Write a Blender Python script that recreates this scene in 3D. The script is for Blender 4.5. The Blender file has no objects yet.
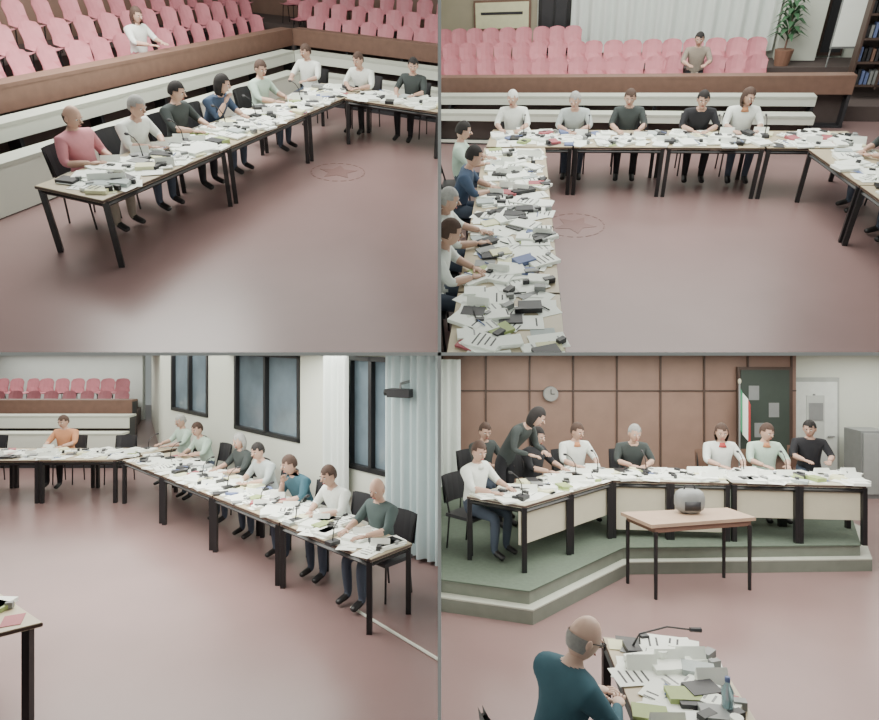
import bpy, bmesh, math, random
from mathutils import Vector, Matrix, Euler
random.seed(7)
# A building with four committee-room sets: two level rooms below a thin sloping slab, two raked rooms above it,
# separated left/right by a thin white partition.
CAMZ=3.0; f=600
RR={1:(Matrix(((.9408,.3099,.1372),(-.3337,.7767,.5342),(.0590,-.5484,.8341))),3.1),
    2:(Matrix(((.9404,-.3113,-.1371),(.3349,.7763,.5340),(-.0598,-.5481,.8343))),3.5)}
def ortho(M):
    z=M.row[2].normalized(); y=(M.row[1]-M.row[1].dot(z)*z).normalized(); return Matrix((y.cross(z),y,z))
MS={0:Matrix.Identity(4),3:Matrix.Identity(4),4:Matrix.Identity(4)}
for k in (1,2):
    R,H=RR[k]; MS[k]=Matrix.Translation((0,0,CAMZ))@ortho(R).transposed().to_4x4()@Matrix.Translation((0,0,-H))
SL=0.04
NS=Vector((0,SL,1)).normalized(); CO=Vector((0,0,CAMZ))
PL={1:[(CO,Vector((1,0,0)),.005),(CO,-NS,.006)],2:[(CO,Vector((-1,0,0)),.005),(CO,-NS,.006)],
    3:[(CO,Vector((1,0,0)),.005),(CO,NS,.006)],4:[(CO,Vector((-1,0,0)),.005),(CO,NS,.006)],0:[]}
# ---------- materials
MC={}
def mat(name,col,rough=.6,metal=0,var=.12,scale=8,bump=0,trans=0,spec=.5):
    if name in MC: return MC[name]
    m=bpy.data.materials.new(name); m.use_nodes=True; nt=m.node_tree; b=nt.nodes['Principled BSDF']
    b.inputs['Roughness'].default_value=rough; b.inputs['Metallic'].default_value=metal
    b.inputs['Specular IOR Level'].default_value=spec
    if trans: b.inputs['Transmission Weight'].default_value=trans
    tc=nt.nodes.new('ShaderNodeTexCoord'); n=nt.nodes.new('ShaderNodeTexNoise'); n.inputs['Scale'].default_value=scale; n.inputs['Detail'].default_value=4
    nt.links.new(tc.outputs['Object'],n.inputs['Vector'])
    r=nt.nodes.new('ShaderNodeMix'); r.data_type='RGBA'
    a=[max(0,c*(1-var)) for c in col]; d=[min(1,c*(1+var)) for c in col]
    r.inputs[6].default_value=(*a,1); r.inputs[7].default_value=(*d,1)
    nt.links.new(n.outputs['Fac'],r.inputs[0]); nt.links.new(r.outputs[2],b.inputs['Base Color'])
    if bump:
        bp=nt.nodes.new('ShaderNodeBump'); bp.inputs['Strength'].default_value=bump; nt.links.new(n.outputs['Fac'],bp.inputs['Height']); nt.links.new(bp.outputs[0],b.inputs['Normal'])
    MC[name]=m; return m
def C(name,col,**k): return mat(name,col,**k)
FLOOR=C('floor_mauve_lino',(.25,.162,.158),rough=.3,var=.16,scale=1.0)
WALLW=C('wall_white_paint',(.68,.71,.63),rough=.8,var=.04,scale=2)
PARTW=C('partition_white',(.93,.94,.92),rough=.7,var=.01)
WALLB=C('wall_beige',(.42,.38,.28),rough=.8,var=.1,scale=3)
WOODP=C('wood_panelling',(.27,.17,.135),rough=.45,var=.2,scale=3)
WOODD=C('wood_dark',(.08,.05,.04),rough=.5)
WOODR=C('wood_rail',(.2,.115,.085),rough=.5,var=.2)
LAM=C('laminate_cream',(.58,.55,.43),rough=.45,var=.06)
LEDGE=C('ledge_grey_laminate',(.5,.52,.45),rough=.5,var=.08)
TABLE=C('table_laminate',(.47,.4,.28),rough=.4,var=.1)
BLACK=C('black_metal',(.015,.015,.017),rough=.4)
DARK=C('dark_plastic',(.03,.03,.035),rough=.5)
GREY=C('grey_plastic',(.25,.26,.26),rough=.5)
PINK=C('pink_seat_plastic',(.58,.23,.27),rough=.5,var=.12)
CARP=C('platform_carpet',(.12,.155,.12),rough=.95,var=.2,scale=20)
STEP=C('platform_riser',(.2,.22,.185),rough=.8,var=.15)
GALF=C('gallery_floor_and_gap_dark',(.1,.075,.07),rough=.8)
CURT=C('curtain_pale_blue',(.55,.66,.68),rough=.9,var=.08,scale=3)
CURW=C('curtain_white',(.74,.79,.76),rough=.9,var=.05,scale=3)
GLASS=C('window_glass_painted_reflections',(.16,.21,.25),rough=.12,var=.7,scale=1.2)  # lighter mottled blue-grey paints reflections into the pane colour
PAPER=C('paper_white',(.9,.94,.88),rough=.7,var=.04)
PAPC=C('paper_cream',(.75,.75,.5),rough=.7)
FOLG=C('folder_green',(.34,.42,.17),rough=.6)
FOLB=C('folder_blue',(.13,.17,.34),rough=.6)
FOLR=C('folder_red',(.38,.1,.12),rough=.6)
SKIN=C('skin',(.55,.35,.27),rough=.55,var=.06)
SKINL=C('skin_light',(.68,.48,.39),rough=.5,var=.06)
LIP=C('lips',(.4,.14,.12)); EYEW=C('eye_white',(.8,.8,.8)); EYEB=C('eye_dark',(.02,.02,.02))
def hair(n,c): return C('hair_'+n,c,rough=.8,var=.3,scale=40)
HB=hair('black',(.015,.012,.012)); HBR=hair('brown',(.07,.04,.03)); HG=hair('grey',(.33,.33,.32)); HW=hair('white',(.65,.65,.62))
def cloth(n,c): return C('cloth_'+n,c,rough=.9,var=.15,scale=12,bump=.15)
CW=cloth('white',(.76,.8,.76)); CO_=cloth('orange',(.6,.28,.15)); CDK=cloth('dark_grey',(.045,.055,.055)); CBL=cloth('blue',(.05,.08,.14)); CTE=cloth('teal',(.045,.12,.16)); CGT=cloth('grey_teal',(.07,.1,.1))
CPI=cloth('pink',(.6,.25,.29)); CGR=cloth('pale_green',(.48,.62,.53)); CRE=cloth('red',(.5,.08,.08)); CJE=cloth('jeans',(.07,.09,.13)); CBK=cloth('black',(.02,.02,.025)); CLG=cloth('light_grey',(.45,.5,.5)); CKH=cloth('khaki',(.28,.24,.2))
# ---------- mesh builder
class B:
    def __init__(s): s.v=[];s.f=[];s.m=[];s.ml=[]
    def mi(s,m):
        if m not in s.ml: s.ml.append(m)
        return s.ml.index(m)
    def add(s,vs,fs,m,M=None):
        o=len(s.v); s.v+= [ (M@Vector(v)) if M else Vector(v) for v in vs]
        k=s.mi(m)
        for q in fs: s.f.append([o+i for i in q]); s.m.append(k)
    def box(s,c,d,m,rz=0,M=None):
        x,y,z=[a/2 for a in d]
        vs=[(i*x,j*y,k*z) for k in(-1,1) for j in(-1,1) for i in(-1,1)]
        T=Matrix.Translation(c)@Matrix.Rotation(rz,4,'Z')
        if M: T=M@T
        s.add(vs,[(0,2,3,1),(4,5,7,6),(0,1,5,4),(2,6,7,3),(0,4,6,2),(1,3,7,5)],m,T)
    def prism(s,p,z0,z1,m):
        n=len(p); vs=[(a,b,z0) for a,b in p]+[(a,b,z1) for a,b in p]
        fs=[tuple(range(n))[::-1],tuple(range(n,2*n))]+[(i,(i+1)%n,n+(i+1)%n,n+i) for i in range(n)]
        s.add(vs,fs,m)
    def tube(s,pts,rs,m,n=8,M=None,flat=1):
        vs=[];fs=[];pts=[Vector(p) for p in pts]
        for i,p in enumerate(pts):
            d=(pts[min(i+1,len(pts)-1)]-pts[max(i-1,0)]).normalized()
            a=d.orthogonal().normalized() if abs(d.z)>.95 else Vector((0,0,1)).cross(d).normalized()
            b=d.cross(a)
            for j in range(n):
                t=2*math.pi*j/n; vs.append(p+a*math.cos(t)*rs[i]+b*math.sin(t)*rs[i]*flat)
        for i in range(len(pts)-1):
            for j in range(n): fs.append((i*n+j,i*n+(j+1)%n,(i+1)*n+(j+1)%n,(i+1)*n+j))
        fs.append(tuple(range(n))[::-1]); fs.append(tuple(range((len(pts)-1)*n,len(pts)*n)))
        s.add(vs,fs,m,M)
    def ell(s,c,r,m,n=12,k=8,M=None,fn=None,keep=None):
        vs=[];fs=[]
        for i in range(k+1):
            t=math.pi*i/k
            for j in range(n):
                a=2*math.pi*j/n; v=Vector((math.sin(t)*math.cos(a),math.sin(t)*math.sin(a),math.cos(t)))
                if fn: v=fn(v)
                vs.append(Vector((c[0]+v.x*r[0],c[1]+v.y*r[1],c[2]+v.z*r[2])))
        for i in range(k):
            for j in range(n):
                q=(i*n+j,(i+1)*n+j,(i+1)*n+(j+1)%n,i*n+(j+1)%n)
                if keep:
                    cc=sum((vs[w] for w in q),Vector())/4-Vector(c)
                    if not keep(cc): continue
                fs.append(q)
        s.add(vs,fs,m,M)
    def fin(s,name,S,loc=(0,0,0),rz=0,smooth=False):
        M=MS[S]@Matrix.Translation(loc)@Matrix.Rotation(rz,4,'Z')
        me=bpy.data.meshes.new(name)
        bm=bmesh.new(); vv=[bm.verts.new(v) for v in s.v]
        for q,k in zip(s.f,s.m):
            try: fc=bm.faces.new([vv[i] for i in q]); fc.material_index=k; fc.smooth=smooth
            except ValueError: pass
        bmesh.ops.remove_doubles(bm,verts=bm.verts,dist=1e-6)
        bmesh.ops.recalc_face_normals(bm,faces=bm.faces)
        Mi=M.inverted()
        for co,no,mg in PL[S]:
            if not bm.verts: break
            mx=max(((M@v.co)-co).dot(no) for v in bm.verts)
            if mx>-mg:
                nl=(Mi.to_3x3()@no).normalized(); cl=Mi@(co-no*mg)
                bmesh.ops.bisect_plane(bm,geom=bm.verts[:]+bm.edges[:]+bm.faces[:],plane_co=cl,plane_no=nl,clear_outer=True)
        if not bm.faces: bm.free(); return None
        bm.to_mesh(me); bm.free()
        for m in s.ml: me.materials.append(m)
        o=bpy.data.objects.new(name,me); bpy.context.collection.objects.link(o); o.matrix_world=M
        return o
# ---------- people
def seg(a,b,p):
    d=b-a; t=max(0,min(1,(p-a).dot(d)/max(d.length_squared,1e-9))); return (p-a-d*t).length
def skel(pose):
    J={};E=[]
    def j(n,p,r): J[n]=(Vector(p),r)
    if pose in('write','chin','back','rest'):
        ly={'write':.07,'chin':.09,'back':-.05,'rest':.0}[pose]
        j('pel',(0,0,.55),(.165,.13)); j('wai',(0,.01+ly*.3,.70),(.15,.125)); j('che',(0,.03+ly,.87),(.175,.13)); j('upc',(0,.04+ly*1.5,.99),(.13,.1))
        j('nek',(0,.05+ly*1.8,1.07),(.059,.059)); j('hdb',(0,.06+ly*2,1.14),(.05,.05))
        for sd,n in((-1,'L'),(1,'R')):
            j('hip'+n,(.1*sd,.05,.53),(.095,.09)); j('kne'+n,(.13*sd,.43,.5),(.068,.068)); j('ank'+n,(.12*sd,.40,.1),(.045,.045)); j('toe'+n,(.13*sd,.56,.045),(.045,.03))
            j('sho'+n,(.185*sd,.03+ly*1.4,1.0),(.078,.073))
            if pose=='chin' and n=='R':
                j('elb'+n,(.2*sd,.28,.8),(.052,.052)); j('wri'+n,(.06,.25+ly,.99),(.03,.03))
            elif pose=='back':
                j('elb'+n,(.27*sd,.02,.77),(.052,.052)); j('wri'+n,(.14*sd,.26,.79),(.03,.03))
            else:
                j('elb'+n,(.26*sd,.17+ly,.82),(.052,.05)); j('wri'+n,((.1 if pose=='write' else .16)*sd,.40+ly*.5,.80),(.031,.029))
    else:
        b= .28 if pose=='bent' else .0
        j('pel',(0,0,.95),(.15,.11)); j('wai',(0,b*.3,1.1),(.13,.1)); j('che',(0,b*.8,1.27),(.16,.11)); j('upc',(0,b*1.2,1.38),(.12,.09))
        j('nek',(0,.02+b*1.4,1.45),(.052,.052)); j('hdb',(0,.03+b*1.6,1.51),(.05,.05))
        for sd,n in((-1,'L'),(1,'R')):
            j('hip'+n,(.09*sd,0,.9),(.09,.09)); j('kne'+n,(.1*sd,.03,.5),(.065,.065)); j('ank'+n,(.1*sd,0,.09),(.043,.043)); j('toe'+n,(.11*sd,.15,.04),(.042,.03))
            j('sho'+n,(.175*sd,b*1.2,1.38),(.068,.06)); j('elb'+n,(.25*sd,b+.08,1.14),(.045,.045)); j('wri'+n,(.16*sd,b+.26,1.1),(.029,.029))
    E=[('pel','wai','s'),('wai','che','s'),('che','upc','s'),('upc','nek','n'),('nek','hdb','n')]
    for n in'LR': E+=[('pel','hip'+n,'p'),('hip'+n,'kne'+n,'p'),('kne'+n,'ank'+n,'p'),('ank'+n,'toe'+n,'o'),('upc','sho'+n,'s'),('sho'+n,'elb'+n,'s'),('elb'+n,'wri'+n,'a')]
    return J,E
TPL={}
def tpl(pose):
    if pose in TPL: return TPL[pose]
    J,E=skel(pose); names=list(J); ix={n:i for i,n in enumerate(names)}
    me=bpy.data.meshes.new('t'); me.from_pydata([J[n][0] for n in names],[(ix[a],ix[b]) for a,b,_ in E],[])
    o=bpy.data.objects.new('t',me); bpy.context.collection.objects.link(o)
    md=o.modifiers.new('s','SKIN'); md.use_smooth_shade=True
    for i,n in enumerate(names):
        me.skin_vertices[0].data[i].radius=J[n][1]; me.skin_vertices[0].data[i].use_root=(n=='pel')
    ss=o.modifiers.new('u','SUBSURF'); ss.levels=2
    dg=bpy.context.evaluated_depsgraph_get(); ev=o.evaluated_get(dg); m2=ev.to_mesh()
    vs=[v.co.copy() for v in m2.vertices]; fs=[];lb=[]
    for p in m2.polygons:
        c=p.center.copy(); best=min(E,key=lambda e: seg(J[e[0]][0],J[e[1]][0],c)/((J[e[0]][1][0]+J[e[1]][1][0])/2))
        fs.append(list(p.vertices)); lb.append(best[2])
    ev.to_mesh_clear(); bpy.data.objects.remove(o)
    TPL[pose]=(J,vs,fs,lb); return TPL[pose]
def person(S,x,y,fx,fy,pose='write',top=CW,pants=CJE,hr=HBR,long=False,bald=False,short=True,yaw=None,nod=.25,z0=0,skin=SKIN,name='seated_man',collar=None,glasses=False):
    if yaw is None: yaw=random.uniform(-.45,.45)
    J,vs,fs,lb=tpl(pose); b=B()
    o=len(b.v); b.v+=[v.copy() for v in vs]
    mm={'s':top,'p':pants,'n':skin,'o':BLACK,'a':skin if short else top}
    for q,l in zip(fs,lb): b.f.append([o+i for i in q]); b.m.append(b.mi(mm[l]))
    hb=J['hdb'][0]
    M=Matrix.Translation(hb)@Matrix.Rotation(yaw,4,'Z')@Matrix.Rotation(-nod,4,'X')@Matrix.Scale(1.07,4)
    def hf(v):
        v=v.copy()
        if v.z<0: v.x*=1+.28*v.z; v.y*=1+.12*v.z
        if v.y>0: v.y*=.95
        return v
    hc=(0,.02,.075)
    b.ell(hc,(.076,.096,.122),skin,14,12,M,hf)
    b.tube([(0,.11,.09),(0,.132,.062),(0,.112,.052)],[.008,.014,.012],skin,6,M)
    for sd in(-1,1):
        b.ell((.03*sd,.1,.085),(.013,.008,.008),EYEW,8,5,M); b.ell((.03*sd,.107,.085),(.006,.004,.006),EYEB,6,4,M)
        b.box((.03*sd,.106,.104),(.03,.008,.006),skin if bald else hr,0,M)
        b.ell((.077*sd,.015,.07),(.01,.02,.03),skin,8,6,M)
        if glasses:
            for (dx,dz,wx,wz) in((0,.016,.04,.004),(0,-.016,.04,.004),(.02,0,.004,.032),(-.02,0,.004,.032)): b.box((.032*sd+dx,.122,.083+dz),(wx,.004,wz),BLACK,0,M)
            b.tube([(.054*sd,.12,.09),(.08*sd,.02,.085)],[.003,.003],BLACK,4,M)
    b.ell((0,.103,.018),(.025,.008,.007),LIP,8,5,M)
    if not bald:
        zl=-.16 if long else -.045
        b.ell((0,.01,.086),(.087,.102,.124),hr,20,18,M,
              (lambda v: Vector((v.x*(1.12 if v.z<0 else 1),v.y,v.z*(1.6 if v.z<0 else 1)))) if long else None,
              keep=lambda c: (c.z>.058+.012*math.sin(c.x*60)) or (c.y<.055 and c.z>.03) or (c.y<.005 and c.z>zl) or (long and c.y<.04 and c.z>zl))
    else:
        b.ell((0,.012,.07),(.0785,.096,.11),hr,20,16,M,hf,keep=lambda c: c.y<-.012 and -.055<c.z<.022)
    if collar:
        n=J['nek'][0]; b.tube([n+Vector((0,-.005,-.06)),n+Vector((0,0,.0))],[.1,.066],collar,10)
    for sd,n in((-1,'L'),(1,'R')):
        w=J['wri'+n][0]; e=J['elb'+n][0]; d=(w-e).normalized()
        up=Vector((0,0,1)) if abs(d.z)<.8 else Vector((0,-1,0))
        sx=d.cross(up).normalized(); up=sx.cross(d)
        H=Matrix((( *sx,0),(*d,0),(*up,0),(0,0,0,1))).transposed(); H.translation=w
        b.ell((0,.045,0),(.04,.058,.018),skin,10,6,H)
        for i,(fxx,L) in enumerate(((-.027,.07),(-.009,.08),(.009,.075),(.026,.058))):
            b.tube([(fxx,.085,.0),(fxx*1.15,.085+L*.5,.004),(fxx*1.15,.085+L*.85,-.008),(fxx*1.1,.085+L,-.016)],[.010,.009,.008,.005],skin,6,H)
        t=-sd
        b.tube([(.03*t,.03,0),(.055*t,.058,-.004),(.06*t,.085,-.010)],[.012,.010,.006],skin,6,H)
    return b.fin(name,S,(x,y,z0),math.atan2(-fx,fy),True)
# ---------- furniture
def meeting_chair(S,x,y,fx,fy,z0=0,m=DARK,name='meeting_chair'):
    b=B(); b.box((0,0,.425),(.44,.42,.04),m); vs=[]
    for i in range(5):
        for k in range(4):
            a=(i-2)/2; vs.append((a*.21,-.26+.04*a*a-.05*(k/3),.55+.33*k/3))
    fs=[(i*4+k,(i+1)*4+k,(i+1)*4+k+1,i*4+k+1) for i in range(4) for k in range(3)]
    b.add(vs,fs,m); b.add([(p[0],p[1]-.03,p[2]) for p in vs],fs,m)
    for sx in(-1,1):
        b.tube([(.19*sx,.18,0),(.19*sx,.17,.41)],[.012,.012],BLACK,6)
        b.tube([(.19*sx,-.22,0),(.19*sx,-.18,.43),(.19*sx,-.28,.84)],[.012,.012,.012],BLACK,6)
    return b.fin(name,S,(x,y,z0),math.atan2(-fx,fy))
def lerp(a,b,t): return tuple(p+(q-p)*t for p,q in zip(a,b))
def table_run(S,ia,ib,oa,ob_,n,h=.75,z0=0,top=TABLE,name='conference_table',panel=None,legs=True):
    for k in range(n):
        t0,t1=k/n+.003,(k+1)/n-.003
        p=[lerp(ia,ib,t0),lerp(ia,ib,t1),lerp(oa,ob_,t1),lerp(oa,ob_,t0)]
        c=(sum(q[0] for q in p)/4,sum(q[1] for q in p)/4)
        q=[(a[0]-c[0],a[1]-c[1]) for a in p]
        b=B(); b.prism(q,h-.035,h,top)
        big=[(a*1.006,bb*1.006) for a,bb in q]; b.prism(big,h-.03,h-.008,WOODD)
        ins=[(a*.955,bb*.955) for a,bb in q]
        if legs:
            for a in ins: b.box((a[0],a[1],(h-.03)/2),(.055,.055,h-.03),BLACK)
            for i in range(4):
                A=Vector((*ins[i],h-.07));Bb=Vector((*ins[(i+1)%4],h-.07)); b.tube([A,Bb],[.025,.025],BLACK,4)
        if panel:
            A=lerp(q[0],q[3],.06);D=lerp(q[1],q[2],.06);A2=lerp(q[0],q[3],.10);D2=lerp(q[1],q[2],.10)
            b.prism([A,D,D2,A2],panel[0],panel[1],LAM)
        b.fin(name,S,(c[0],c[1],z0))
def clutter(S,ia,ib,oa,ob_,n,h,name='document_pile',fold=.3):
    b=B(); L=(Vector(ib)-Vector(ia)); ang=math.atan2(L.y,L.x); n=int(n*1.2)
    for i in range(n):
        t=random.uniform(.02,.98); s=random.uniform(.12,.86)
        A=lerp(ia,ib,t);D=lerp(oa,ob_,t);p=lerp(A,D,s)
        r=random.random(); m=PAPER
        if r<fold: m=random.choice([FOLG,FOLB,FOLR,DARK,DARK,PAPC,PAPC,BLACK,GREY,CLG])
        th=random.choice([.002,.003,.004,.02,.035]) if r>.06 else .045
        z=h+.001+.0007*(i%12)
        d=(.21,.297) if random.random()<.6 and m is PAPER else (.14,.2)
        rz=ang+random.gauss(0,.4)
        b.box((p[0],p[1],z+th/2),(d[0],d[1],th),m,rz)
        if m is PAPER and random.random()<.7:
            mm=DARK if random.random()<.5 else GREY
            for k in range(random.choice((1,2,4))):
                oy=.09-.05*k; b.box((p[0]-math.sin(rz)*oy,p[1]+math.cos(rz)*oy,z+th+.0006),(d[0]*random.uniform(.4,.85),.014,.001),mm,rz)
        q=random.random()
        if q<.18:
            w=random.uniform(.03,.06); b.box((p[0]+.1,p[1],h+.03),(w,w*1.8,.05),random.choice([DARK,BLACK,GREY]),rz+.5)
        elif q<.28:
            b.tube([(p[0],p[1],h+th+.012),(p[0]+.12*math.cos(rz*5),p[1]+.12*math.sin(rz*5),h+th+.012)],[.006,.006],random.choice([BLACK,FOLB]),5)
        elif q<.34:
            b.add([(p[0]-.1,p[1],h+.002),(p[0]+.1,p[1],h+.002),(p[0]+.1,p[1]+.07,h+.002),(p[0]-.1,p[1]+.07,h+.002),(p[0]-.1,p[1]+.035,h+.1),(p[0]+.1,p[1]+.035,h+.1)],[(0,1,5,4),(2,3,4,5),(0,4,3),(1,2,5),(0,3,2,1)],PAPER)
    b.fin(name,S)
def mic(S,x,y,z,fx,fy,name='gooseneck_microphone',L=.24):
    b=B(); b.box((0,0,.02),(.1,.13,.04),DARK); b.tube([(0,0,.03),(0,-.02,.17),(0,-.08,L),(0,-.14,L+.03)],[.008,.006,.006,.006],BLACK,6)
    b.ell((0,-.17,L+.03),(.017,.035,.017),DARK,8,6)
    b.fin(name,S,(x,y,z+.003),math.atan2(-fx,fy))
def bottle(S,x,y,z,name='water_bottle'):
    b=B(); b.tube([(0,0,0),(0,0,.15),(0,0,.19),(0,0,.2),(0,0,.22)],[.033,.033,.014,.014,.014],C('bottle_plastic',(.5,.7,.75),rough=.1,trans=.6),10); b.tube([(0,0,.2),(0,0,.225)],[.016,.016],FOLB,8)
    b.fin(name,S,(x,y,z),0,True)
def cup(S,x,y,z):
    b=B(); b.tube([(0,0,0),(0,0,.09)],[.026,.036],PAPER,10); b.fin('plastic_cup',S,(x,y,z))
def row_chairs(S,a,b_,n,z0,face,name='audience_seat_row',sc=.9,skip=()):
    b=B(); A=Vector(a);D=Vector(b_); rz=math.atan2(-face[0],face[1])
    for i in range(n):
        if i in skip: continue
        p=A+(D-A)*((i+.5)/n); M=Matrix.Translation((p.x,p.y,z0))@Matrix.Rotation(rz+random.gauss(0,.1),4,'Z')@Matrix.Diagonal((sc,sc,1,1))
        vs=[]
        for u in range(5):
            a_=(u-2)/2
            for k,(yy,zz) in enumerate(((.2,.44),(.0,.42),(-.18,.45),(-.24,.6),(-.28,.76),(-.3,.86))):
                w=.24*(1-.25*(k==5)-.08*(k==3)-.03*(k==4)); vs.append((a_*w,yy+.05*a_*a_*(k>2),zz+.03*a_*a_*(k<3)-.03*a_*a_*(k==5)))
        fs=[(u*6+k,(u+1)*6+k,(u+1)*6+k+1,u*6+k+1) for u in range(4) for k in range(5)]
        b.add(vs,fs,PINK,M); b.add([(v[0],v[1]-.012,v[2]-.012) for v in vs],fs,PINK,M)
        for sx in(-1,1):
            b.tube([(.2*sx,.15,0),(.17*sx,.1,.43)],[.012,.012],BLACK,5,M); b.tube([(.2*sx,-.2,0),(.17*sx,-.12,.43)],[.012,.012],BLACK,5,M)
    b.fin(name,S,smooth=False)
def wall(S,a,b_,z0,z1,m,name,th=.1,side=1,holes=[]):
    A=Vector(a);D=Vector(b_);L=(D-A).length;u=(D-A)/L; b=B(); rz=math.atan2(u.y,u.x)
    M=Matrix.Translation((A.x,A.y,0))@Matrix.Rotation(rz,4,'Z')
    cur=0
    def bx(x0,x1,za,zb):
        if x1-x0>.001 and zb-za>.001: b.box(((x0+x1)/2,side*th/2,(za+zb)/2),(x1-x0,th,zb-za),m,0,M)
    for x0,x1,za,zb in sorted(holes): bx(cur,x0,z0,z1); bx(x0,x1,z0,za); bx(x0,x1,zb,z1); cur=x1
    bx(cur,L,z0,z1); b.fin(name,S); return M
def curtain(S,a,b_,z0,z1,m,name='window_curtain',amp=.05,wl=.16):
    A=Vector(a);D=Vector(b_);L=(D-A).length;u=(D-A)/L;n=Vector((-u.y,u.x)); N=int(L/wl*6)+2; b=B(); vs=[]
    for i in range(N+1):
        s=L*i/N; o=amp*math.sin(2*math.pi*s/wl)+amp*.4*math.sin(2*math.pi*s/wl/2.7)
        p=A+u*s+n*o; q=A+u*s+n*o*1.2; vs+=[(p.x,p.y,z1),(q.x,q.y,z0)]
    b.add(vs,[(2*i,2*i+1,2*i+3,2*i+2) for i in range(N)],m); b.fin(name,S,smooth=True)
def window(S,M,x0,x1,z0,z1,name,frame=BLACK,nm=2,side=1):
    b=B(); w=.07
    def bx(c,d,m): b.box(c,d,m,0,M)
    zc=(z0+z1)/2; y=side*.04
    bx(((x0+x1)/2,y+side*.02,zc),(x1-x0,.01,z1-z0),GLASS)
    for xx in [x0+w/2]+[x0+(x1-x0)*k/nm for k in range(1,nm)]+[x1-w/2]: bx((xx,y-.02*side,zc),(w,.09,z1-z0),frame)
    for zz in (z0+w/2,z1-w/2): bx(((x0+x1)/2,y-.02*side,zz),(x1-x0,.09,w),frame)
    b.fin(name,S)
def area(name,S,loc,sx,sy,P,rot=(0,0,0),col=(1,1,1)):
    l=bpy.data.lights.new(name,'AREA'); l.shape='RECTANGLE'; l.size=sx; l.size_y=sy; l.energy=P; l.color=col
    o=bpy.data.objects.new(name,l); bpy.context.collection.objects.link(o)
    o.matrix_world=MS[S]@Matrix.Translation(loc)@Euler(rot).to_matrix().to_4x4()
def tier(S,a,b_,zf,h,dep,nrm,topm,facem,name='spectator_desk_tier',fh=.5,board=True,rails=0):
    A=Vector(a);D=Vector(b_);u=(D-A).normalized();L=(D-A).length;M=Matrix.Translation((A.x,A.y,0))@Matrix.Rotation(math.atan2(u.y,u.x),4,'Z')
    s=1 if Vector((-u.y,u.x)).dot(Vector(nrm))>0 else -1
    b=B(); b.box((L/2,s*dep/2,h-.02),(L,dep,.05),topm,0,M)
    hh=(h-zf)*fh; b.box((L/2,s*.02,h-.045-hh/2),(L,.03,hh),facem,0,M)
    for k in range(rails): b.box((L/2,s*.02,zf+.06+.17*k),(L,.03,.05),facem,0,M)
    n=max(2,int(L/1.3))
    for i in range(n+1): b.box((L*i/n if 0<i<n else (.03 if i==0 else L-.03),s*dep/2,(h+zf)/2-.02),(.05,dep*.8,h-zf-.02),DARK,0,M)
    b.box((L/2,s*(dep*.9),(h+zf)/2-.05),(L,.02,(h-zf)-.1),GALF,0,M)  # dark sheet behind the ledge, its colour standing in for shade in the gap
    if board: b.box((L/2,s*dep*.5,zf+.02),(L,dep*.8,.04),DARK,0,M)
    b.fin(name,S)
# ---------- partition structure
b=B(); t=.0036
b.add([(sx*t,y,z) for y in(1.3,24) for z in(-.05,16) for sx in(-1,1)],[(0,1,3,2),(4,6,7,5),(0,4,5,1),(2,3,7,6),(0,2,6,4),(1,5,7,3)],PARTW); b.fin('wall_partition',0)
b=B(); b.add([(x,y,CAMZ-SL*y+s*t) for y in(1.3,24) for x in(-24,24) for s in(-1,1)],[(0,2,3,1),(4,5,7,6),(0,1,5,4),(2,6,7,3),(0,4,6,2),(1,3,7,5)],PARTW); b.fin('ceiling',0)
b=B(); b.box((0,10,-.05),(48,28,.1),FLOOR); b.fin('floor',0)
# =================== SET 1 (raked)
U=Vector((.625,.7806)); Nn=Vector((-.7806,.625)); O=Vector((-1.75,6.88))
def q1(u,n): p=O+U*u+Nn*n; return (p.x,p.y)
b=B(); b.box((0,13,-.05),(34,24,.1),FLOOR); b.fin('floor',1)
table_run(1,q1(-.05,-.85),q1(5.96,-.85),q1(-.05,0),q1(5.96,0),3)
clutter(1,q1(0,-.85),q1(5.96,-.85),q1(0,0),q1(5.96,0),230,.75)
table_run(1,q1(5.11,-.87),q1(5.11,-6),q1(5.96,-.87),q1(5.96,-6),3)
clutter(1,q1(5.11,-.87),q1(5.11,-4),q1(5.96,-.87),q1(5.96,-4),90,.75)
F1=(.7806,-.625); F2=(-.625,-.7806)
for u,pose,kw in [(.8,'back',dict(top=CPI,bald=True,hr=HBR,pants=CKH)),(1.5,'write',dict(top=CW,hr=HG)),(2.35,'rest',dict(top=CDK,hr=HB,pants=CBK)),
                  (3.05,'chin',dict(top=CBL,hr=HB,name='seated_woman',long=True)),(4.3,'rest',dict(top=CGR,hr=HBR))]:
    x,y=q1(u,.22); person(1,x,y,*F1,pose=pose,**kw); x,y=q1(u,.26); meeting_chair(1,x,y,*F1); x,y=q1(u+.3,-.35); mic(1,x,y,.75,*F1)
for n,pose,kw in [(.35,'rest',dict(top=CW,hr=HBR)),(-.75,'write',dict(top=CW,hr=HBR,pants=CBK)),(-1.7,'rest',dict(top=CDK,hr=HB,pants=CBK))]:
    x,y=q1(6.16,n); person(1,x,y,*F2,pose=pose,**kw); x,y=q1(6.2,n); meeting_chair(1,x,y,*F2)
tl=[(1.22,.6,.3,LEDGE,WALLW,0,.9,0),(1.8,.84,.3,LEDGE,WALLW,0,.2,0),(2.35,1.14,.3,WOODR,WOODR,0,.26,0)]
tf=[(1.3,),(2.1,),(3.0,)]
for (dl,h,dp,tm,fm,zf,fh,_r),(df,) in zip(tl,tf):
    tier(1,q1(-4,dl),q1(5.96+df,dl),zf,h,dp,Nn,tm,fm,fh=fh)
    tier(1,q1(5.96+df,dl),q1(5.96+df,-7),zf,h,dp,U,tm,fm,fh=.3 if fh>.5 else fh)
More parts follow.
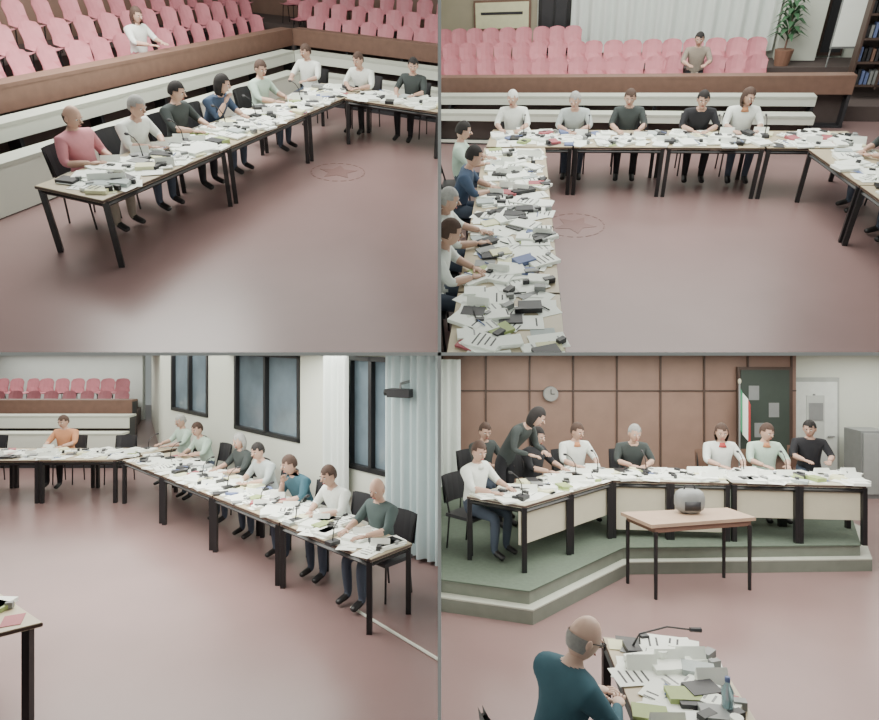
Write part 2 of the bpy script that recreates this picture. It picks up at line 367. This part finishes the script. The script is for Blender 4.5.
for i,(dl,df,z) in enumerate(((2.85,3.45,.45),(3.6,4.2,.68),(4.35,4.95,.92))):
    b=B(); b.prism([q1(-4.9,dl),q1(5.96+df,dl),q1(5.96+df,-7.9),q1(12.5,-7.9),q1(12.5,5.8),q1(-4.9,5.8)],(0,.45,.68)[i],z,GALF); b.fin('gallery_riser',1)
    row_chairs(1,q1(-4,dl+.4),q1(5.96+df,dl+.4),26,z,F1)
    row_chairs(1,q1(5.96+df+.4,dl-.3),q1(5.96+df+.4,-7),21,z,F2)
x,y=q1(4.9,3.0); person(1,x,y,*F1,pose='rest',top=CW,hr=HBR,pants=CPI,name='seated_woman',long=True,z0=.45)
wall(1,q1(-5,5.9),q1(13,5.9),0,4,WOODP,'wall_gallery_left',.15,1); wall(1,q1(12.6,5.85),q1(12.6,-8),0,4,WOODP,'wall_gallery_far',.15,1)
def emblem(S,x,y):
    EM=C('floor_emblem_faint',(.2,.115,.11),rough=.35)
    b=B(); vs=[];N=10
    for i in range(N): r=.3 if i%2==0 else .15; a=math.pi*2*i/N; vs.append((r*math.cos(a),r*math.sin(a)))
    b.prism(vs,.001,.004,EM)
    for k in range(20):
        a=k*math.pi/10; b.box((.4*math.cos(a),.4*math.sin(a),.003),(.02,.08,.003),EM,a)
    b.fin('floor_emblem',S,(x,y,0))
emblem(1,1.71,8.91)
# =================== SET 2 (raked)
b=B(); b.box((0,13,-.05),(34,24,.1),FLOOR); b.fin('floor',2)
L2=((-1.70,9.02),(-.38,3.3),(-2.6,8.86),(-1.28,3.1)); table_run(2,*L2,4); clutter(2,*L2,240,.75)
Fr=((-2.6,8.92),(2.65,9.58),(-2.75,9.85),(2.5,10.4)); table_run(2,*Fr,4); clutter(2,*Fr,170,.75)
R2=((1.86,9.44),(2.96,5.3),(2.7,9.55),(3.8,5.5)); table_run(2,*R2,3); clutter(2,*R2,110,.75)
ff=(.12,-.99)
for x,y,pose,kw in [(-2.45,10.12,'rest',dict(top=CW,hr=HW)),(-1.45,10.2,'write',dict(top=CLG,hr=HG)),(-.62,10.3,'rest',dict(top=CDK,hr=HBR,pants=CBK)),
                    (.42,10.4,'write',dict(top=CBK,hr=HB,pants=CBK)),(1.05,10.48,'rest',dict(top=CW,hr=HBR,collar=CO_,name='seated_woman',long=True))]:
    person(2,x,y,*ff,pose=pose,**kw); meeting_chair(2,x,y+.04,*ff); mic(2,x+.3,y-.55,.755,*ff)
fl=(.975,.22)
for x,y,pose,kw in [(-2.76,8.05,'rest',dict(top=CGR,hr=HB)),(-2.42,6.95,'write',dict(top=CBL,hr=HB)),(-2.12,5.55,'rest',dict(top=CW,hr=HG)),(-1.98,4.75,'write',dict(top=CW,hr=HBR))]:
    person(2,x,y,*fl,pose=pose,**kw); meeting_chair(2,x-.04,y,*fl)
for x,y in ((2.92,9.3),(3.1,8.4)):
    person(2,x,y,-.97,-.25,pose='write',top=CDK,hr=HB); meeting_chair(2,x+.04,y,-.97,-.25)
for i,(y0,h,dp,tm,fm,xe,fh) in enumerate(((11.4,.6,.3,LEDGE,WALLW,2.3,.16),(12.2,.74,.3,LEDGE,WALLW,2.4,.16),(13.0,.94,.3,WOODR,WOODR,3.1,.3))):
    tier(2,(-7,y0-.18),(xe,y0+.4),0,h,dp,(0,1),tm,fm,fh=fh,rails=1 if i<2 else 0)
for i,(y0,z,n) in enumerate(((13.85,.28,22),(14.7,.48,21),(15.55,.68,16))):
    b=B(); b.prism([(-8,y0-.55),(4.2,y0+.15),(4.2,16.75),(-8,16.75)],(0,.28,.48)[i],z,GALF); b.fin('gallery_riser',2)
    if i<2: row_chairs(2,(-7,y0-.16),(1.75,y0+.35),n,z,(.06,-1),skip=(18,) if i==0 else ())
row_chairs(2,(-7,15.45),(-2.2,15.75),12,.68,(.06,-1))
person(2,.35,14.05,.05,-1,pose='rest',top=CKH,hr=HB,z0=.28,pants=CBK)
wall(2,(-9,16.9),(-3.5,16.9),0,4,WALLB,'wall_back_left',.15,1)
wall(2,(-3.5,16.9),(2.0,16.9),0,4,WALLW,'wall_back_middle',.15,1)
wall(2,(2.0,16.9),(7,16.9),0,4,WALLW,'wall_back_right',.15,1)
b=B(); b.box((-3.05,16.84,1.9),(.8,.08,2.2),BLACK); b.box((-3.05,16.79,1.9),(.62,.02,2.05),DARK); b.box((-3.05,16.78,1.9),(.05,.04,2.05),BLACK); b.fin('window_4',2)
curtain(2,(-2.6,16.62),(2.0,16.62),.85,3.4,CURW,amp=.08,wl=.3)
b=B(); b.box((2.45,16.5,2.35),(.8,.45,3.3),WALLW); b.fin('wall_column',2)
b=B(); b.box((3.2,16.84,1.76),(.5,.06,2.1),WOODD); b.box((3.2,16.8,1.76),(.4,.03,1.95),DARK); b.tube([(3.38,16.76,1.6),(3.3,16.76,1.6)],[.015,.015],GREY,6); b.fin('door_2',2)
b=B(); b.box((-4.4,16.84,1.7),(1.5,.05,.7),WOODR); b.box((-4.4,16.81,1.7),(1.4,.02,.6),PAPC); b.box((-4.4,16.79,1.75),(1.1,.01,.06),DARK); b.fin('wall_sign',2)
b=B(); b.box((3.2,15.6,1.75),(.5,.04,1.4),GREY); b.box((3.2,15.57,1.75),(.45,.02,1.32),PAPER)
for sx in(-1,1): b.tube([(3.2+.22*sx,15.62,.68),(3.2+.22*sx,15.62,1.1)],[.015,.015],GREY,6)
b.fin('flip_chart_board',2)
BX,BY,BZ=3.72,14.72,.48
b=B(); b.box((0,.18,1.1),(.9,.03,2.2),WOODD)
for sx in(-.45,0,.45): b.box((sx,0,1.1),(.04,.36,2.2),WOODD)
for k in range(6): b.box((0,0,.05+.42*k),(.9,.36,.035),WOODD)
for k in range(5):
    for j in range(12):
        h=random.uniform(.2,.3); b.box((-.4+j*.072,-.02,.07+.42*k+h/2),(.05,.2,h),random.choice([DARK,WOODR,FOLB,DARK,GREY,BLACK]))
b.fin('bookcase',2,(BX,BY,BZ))
b=B(); b.tube([(0,0,0),(0,0,.32)],[.14,.19],C('terracotta',(.3,.16,.11)),14); b.tube([(0,0,.3),(.02,0,.8),(0,.03,1.25)],[.02,.015,.01],WOODR,6)
GLF=C('leaf_green',(.05,.13,.06))
for k in range(46):
    a=k*2.4; z=.45+.85*(k/46); r=.46*(1-.35*k/46); c_,s_=math.cos(a),math.sin(a)
    vs=[(.01*c_,.01*s_,z),(r*.5*c_-.06*s_,r*.5*s_+.06*c_,z+.16),(r*c_,r*s_,z+.04),(r*.5*c_+.06*s_,r*.5*s_-.06*c_,z+.16)]
    b.add(vs,[(0,1,2,3)],GLF)
b.fin('potted_plant',2,(2.15,15.85,.68))
emblem(2,-1.04,7.96)
# =================== SET 3
IA,IB,OA,OB=(-5.5,10.4),(-.66,5.88),(-4.9,11.15),(-.28,6.32)
table_run(3,IA,IB,OA,OB,4); clutter(3,IA,IB,OA,OB,210,.75)
Fr=((-9.6,10.3),(-5.6,10.4),(-9.6,11.4),(-5.0,11.45)); table_run(3,*Fr,3); clutter(3,*Fr,140,.75)
b=B(); q=[(-3.06,4.62),(-3.75,5.12),(-4.95,4.2),(-4.26,3.7)]
b.prism(q,.715,.75,TABLE); b.prism([lerp(a,(-4,4.4),-.006) for a in q],.72,.742,WOODD)
for a in q:
    p=lerp(a,(-4.0,4.4),.1); b.box((p[0],p[1],.36),(.06,.06,.72),BLACK)
b.fin('conference_table',3)
clutter(3,(-3.15,4.62),(-4.2,3.78),(-3.7,5.0),(-4.8,4.2),36,.75)
fn=(-.68,-.733)
for (x,y,pose,kw) in [(-.74,6.70,'rest',dict(top=CGT,bald=True,hr=HG,skin=SKIN,yaw=.3)),(-1.3,7.42,'write',dict(top=CW,hr=HBR)),(-1.9,8.05,'chin',dict(top=CTE,hr=HBR)),
    (-2.62,8.9,'write',dict(top=CLG,hr=HB)),(-3.25,9.6,'rest',dict(top=CDK,hr=HG,name='seated_woman',long=True)),(-4.3,10.85,'write',dict(top=CGR,hr=HBR)),(-5.1,11.7,'rest',dict(top=CGR,hr=HG))]:
    person(3,x+.1,y+.1,*fn,pose=pose,**kw); meeting_chair(3,x+.13,y+.13,*fn); mic(3,x-.38,y-.42,.755,*fn)
for (x,c,hr_) in [(-7.3,CO_,HBR),(-8.9,CDK,HB)]:
    person(3,x,11.75,0,-1,pose='rest',top=c,hr=hr_,pants=CBK); meeting_chair(3,x,11.8,0,-1)
meeting_chair(3,-6.3,11.8,0,-1)
d=Vector((-.733,.68)); A=Vector((.25,7.47)); off=(Vector((0,7.7))-A).length
def wt(t): return (A+d*(t+off))
holes=[(off+.84,off+1.85,.95,2.62),(off+3.11,off+5.24,1.15,2.6),(off+6.3,off+8.0,1.25,2.6)]
Mw=wall(3,tuple(A),tuple(wt(8.4)),0,3,WALLW,'wall_window_side',.25,-1,holes)
for i,(x0,x1,z0,z1) in enumerate(holes): window(3,Mw,x0,x1,z0,z1,'window_%d'%(i+1),side=-1)
nin=Vector((-.68,-.733))*.12
curtain(3,tuple(wt(-.3)+nin),tuple(wt(.9)+nin),.05,2.9,CURT)
curtain(3,tuple(wt(1.7)+nin),tuple(wt(2.3)+nin),.5,2.9,CURW)
p0=wt(8.4); wall(3,tuple(p0),(-9.6,20),0,3,WALLW,'wall_gallery_side',.2,-1)
wall(3,(-24,20),(-9.9,20),0,3,CURW,'wall_far',.2,1)
b=B(); P_=wt(.45); k1=nin*2.2
b.tube([(P_.x+nin.x*.1,P_.y+nin.y*.1,2.33),(P_.x+k1.x,P_.y+k1.y,2.3),(P_.x+k1.x,P_.y+k1.y,2.24)],[.02,.02,.02],GREY,6); b.box((P_.x+k1.x*1.05,P_.y+k1.y*1.05,2.18),(.32,.13,.11),DARK,-.4); b.tube([(P_.x+k1.x*1.05-.14,P_.y+k1.y*1.05+.06,2.18),(P_.x+k1.x*1.05-.2,P_.y+k1.y*1.05+.085,2.18)],[.04,.045],BLACK,8); b.fin('security_camera',3)
tier(3,(-16,13.0),(-6.9,13.0),0,.75,.35,(0,1),LEDGE,WALLW,fh=.35)
tier(3,(-16,14.1),(-7.3,14.1),0,.98,.35,(0,1),LEDGE,WALLW,fh=.25)
tier(3,(-16,15.2),(-7.8,15.2),0,1.22,.3,(0,1),WOODR,WOODR,fh=.25)
for y0,z,zp,xe in ((16.5,.45,0,-8.5),(17.7,.7,.45,-9.1)):
    b=B(); b.prism([(-18,y0-.55),(xe+.2,y0-.55),(xe-1.4 if zp==0 else xe-.9,19.9),(-18,19.9)],zp,z,GALF); b.fin('gallery_riser',3)
    row_chairs(3,(-16,y0),(xe-.1,y0),15,z,(0,-1))
b=B(); b.tube([(-.95,6.47,.012),(-.01,5.44,.012)],[.015,.015],WALLW,6); b.fin('trim_1',3)
# =================== SET 4
b=B()
lo=[(0,6.4),(.95,6.1),(2.33,7.36),(5.38,7.46),(6.1,8.7),(6.15,10.5),(0,10.5)]
hi=[(0,6.52),(.93,6.22),(2.28,7.46),(5.3,7.56),(6.0,8.75),(6.05,10.5),(0,10.5)]
b.prism(lo,0,.14,STEP); b.prism(lo,.14,.155,LEDGE); b.prism(hi,.155,.285,STEP); b.prism([(a,c-.015) for a,c in hi[:5]]+hi[5:],.285,.3,CARP); b.fin('raised_platform',4)
segs=[((.94,6.66),(2.23,7.78),(.32,7.05),(1.85,8.5),2),((2.25,7.79),(3.70,7.66),(1.9,8.5),(3.8,8.35),2),((3.74,7.66),(5.35,7.52),(3.84,8.35),(5.6,8.2),2)]
for ia,ib,oa,ob_,n in segs:
    table_run(4,ia,ib,oa,ob_,n,h=.75,z0=.3,top=LAM,name='council_desk',panel=(.3,.68) if ia[0]!=2.25 else (.1,.68))
    clutter(4,ia,ib,oa,ob_,85,1.05)
PP=[(.42,7.4,.75,-.66,'rest',dict(top=CW,hr=HBR,collar=CW)),(1.3,8.45,.7,-.7,'rest',dict(top=CBK,hr=HB,name='seated_woman',long=True)),(1.98,8.85,.25,-1,'rest',dict(top=CW,hr=HBR,collar=CO_)),
 (2.8,8.85,0,-1,'write',dict(top=CDK,hr=HG)),(4.1,8.8,0,-1,'rest',dict(top=CW,hr=HBR,name='seated_woman',long=True,collar=CRE)),(4.75,8.8,-.1,-1,'rest',dict(top=CGR,hr=HBR,collar=CO_)),(5.6,9.1,-.3,-1,'rest',dict(top=CBK,hr=HB))]
for x,y,fx,fy,pose,kw in PP:
    v=Vector((fx,fy)).normalized(); person(4,x,y,fx,fy,pose=pose,z0=.3,**kw); meeting_chair(4,x-v.x*.05,y-v.y*.05,fx,fy,z0=.3,m=WOODR if x>3 else DARK)
    if x<5: mic(4,x+v.x*.72,y+v.y*.72,1.055,fx,fy)
person(4,.88,8.2,.7,-.7,pose='bent',z0=.3,top=CDK,hr=HB,name='standing_woman',long=True,short=False,nod=.6,pants=CBK)
person(4,.62,8.85,.6,-.8,pose='rest',z0=.3,top=CDK,hr=HBR); meeting_chair(4,.59,8.9,.6,-.8,z0=.3)
wall(4,(0,10.6),(6.3,10.6),0,3,WOODP,'wall_back',.12,1)
for i in range(9):
    b=B(); b.box((.05+i*.77,10.585,1.3),(.028,.025,2.6),WOODD); b.fin('trim_%d'%(i+2),4)
b=B(); b.box((3.15,10.582,1.93),(6.28,.02,.022),WOODD); b.fin('trim_11',4)
wall(4,(6.3,10.72),(6.3,11.4),0,3,WALLW,'wall_return',.12,1)
wall(4,(6.3,11.4),(12,11.4),0,3,WALLW,'wall_right',.12,1)
b=B(); b.box((7.1,11.36,1.05),(.9,.06,2.1),C('door_frame_grey',(.4,.42,.4))); b.box((7.1,11.32,1.03),(.78,.05,1.98),C('door_pale',(.72,.76,.72))); b.tube([(7.42,11.27,1.0),(7.3,11.27,1.0)],[.015,.015],GREY,6); b.fin('door_1',4)
b=B(); b.box((7.75,10.9,.6),(.5,.45,1.2),GREY); b.box((7.75,10.66,.62),(.44,.02,1.08),C('cabinet_front',(.36,.38,.37))); b.box((7.9,10.64,.7),(.02,.02,.12),BLACK); b.fin('filing_cabinet',4)
b=B(); b.box((5.7,10.54,1.55),(.95,.05,1.6),WOODD); b.box((5.7,10.51,1.55),(.85,.02,1.5),C('board_green',(.045,.06,.05)))
for (x,z) in((5.5,1.9),(5.85,1.6),(5.6,1.25)): b.box((x,10.495,z),(.18,.004,.25),GREY)
b.fin('notice_board',4)
b=B(); b.box((6.45,10.3,1.5),(.3,.03,.75),C('poster_grey',(.5,.53,.5))); b.box((6.45,10.28,1.6),(.24,.01,.3),GREY); b.tube([(6.45,10.33,0),(6.45,10.33,1.9)],[.02,.02],GREY,6); b.box((6.45,10.33,.02),(.4,.3,.04),BLACK); b.fin('information_stand',4)
b=B(); b.tube([(5.15,10.3,.3),(5.15,10.3,2.1)],[.015,.015],GREY,6); b.tube([(5.15,10.3,.3),(5.15,10.3,.36)],[.14,.1],BLACK,10); b.ell((5.15,10.3,2.12),(.03,.03,.05),LAM,8,6)
fm=[C('flag_green',(.05,.3,.15)),PAPER,C('flag_red',(.5,.06,.06))]
for k in range(3):
    vs=[(5.16+.06*k+.06*j,10.3+.04*math.sin((k+j)*2.1),z-.1*(k+j)) for j in(0,1) for z in(1.3,2.02)]
    b.add(vs,[(0,1,3,2)],fm[k])
b.fin('national_flag_on_stand',4)
b=B(); b.tube([(1.95,10.57,1.88),(1.95,10.5,1.88)],[.13,.13],GREY,20); b.tube([(1.95,10.498,1.88),(1.95,10.492,1.88)],[.115,.115],C('clock_face_dim',(.3,.29,.27)),20); b.box((1.95,10.488,1.92),(.012,.006,.09),BLACK); b.box((1.98,10.488,1.88),(.07,.006,.012),BLACK); b.fin('wall_clock',4)
curtain(4,(.02,10.2),(.36,10.2),.32,2.5,CURW,amp=.04)
b=B(); q=[(2.35,6.65),(3.65,6.92),(3.5,7.3),(2.15,7.12)]
b.prism(q,.8,.84,C('table_beech',(.42,.3,.22))); b.prism([lerp(a,(2.95,7.0),.08) for a in q],.74,.8,WOODR)
for a in q:
    p=lerp(a,(2.95,7.0),.1); b.tube([(p[0],p[1],.75),(p[0],p[1],0)],[.025,.02],BLACK,8)
b.fin('side_table',4)
b=B(); b.ell((0,0,.15),(.17,.1,.16),GREY,14,10,None,lambda v: Vector((max(-.8,min(.8,v.x))*1.2,max(-.75,min(.75,v.y))*1.2,max(-.9,min(.85,v.z))))); b.tube([(-.07,0,.27),(-.05,0,.33),(.05,0,.33),(.07,0,.27)],[.01]*4,BLACK,6); b.box((0,-.09,.11),(.18,.03,.1),DARK)
b.fin('travel_bag',4,(2.95,7.08,.837),0,True)
FT=((1.12,3.2),(1.2,4.4),(1.78,3.1),(1.92,4.25))
table_run(4,*FT,1); clutter(4,*FT,46,.75,fold=.25)
person(4,.62,3.38,.85,.5,pose='write',top=CTE,bald=True,hr=HG,short=False,skin=SKINL,nod=.4,glasses=True,yaw=-.35); meeting_chair(4,.58,3.35,.85,.5)
b=B(); b.box((0,0,.02),(.1,.14,.04),DARK); b.tube([(0,0,.03),(.05,0,.12),(.25,.02,.16),(.42,.04,.13)],[.008,.006,.006,.006],BLACK,6); b.tube([(.42,.04,.13),(.5,.045,.125)],[.016,.018],DARK,8); b.fin('gooseneck_microphone',4,(1.35,4.2,.753))
bottle(4,1.68,3.5,.75); cup(4,1.66,3.35,.75); cup(4,1.5,4.05,.75)
# ---------- lights
th=math.atan(SL)
for nm,x,y,sx,sy,P in [('unseen_overhead_light',-3.6,7.2,4.5,4,400),('unseen_overhead_light',-8,12.5,8,5,340),('unseen_overhead_light',-12,18.2,5,3,110),('unseen_overhead_light',3.2,6.6,5,3,250),('unseen_overhead_light',3.4,9.3,5.5,1.2,120),('unseen_overhead_light',8.2,9.8,2.5,2,80),('unseen_overhead_light',2.6,4.2,3,2,60)]:  # unseen lamps; far-gallery, back-wall and right-wall ones added to brighten dark walls
    area(nm,0,(x,y,CAMZ-SL*y-.03),sx,sy,P,(-th,0,0),(1,1,.92))
area('unseen_overhead_light',1,(*q1(3,1.6),3.9),2.5,2.5,330,col=(1,1,.92)); area('unseen_overhead_light',1,(.3,10.5,4.3),6,7,400,col=(1,1,.92))
area('unseen_overhead_light',2,(0,9.5,4.2),5,5,480,col=(1,1,.92)); area('unseen_overhead_light',2,(-.5,13.8,4.4),7,2.5,260,col=(1,1,.92))
w=bpy.data.worlds.new('w'); bpy.context.scene.world=w; w.use_nodes=True; w.node_tree.nodes['Background'].inputs[0].default_value=(.78,.84,.8,1); w.node_tree.nodes['Background'].inputs[1].default_value=.35
c=bpy.data.cameras.new('camera'); c.sensor_width=36; c.lens=f/879*36; c.shift_y=-30/879; c.clip_end=200
co=bpy.data.objects.new('camera',c); co.location=(0,0,CAMZ); co.rotation_euler=(math.pi/2,0,0); bpy.context.collection.objects.link(co); bpy.context.scene.camera=co
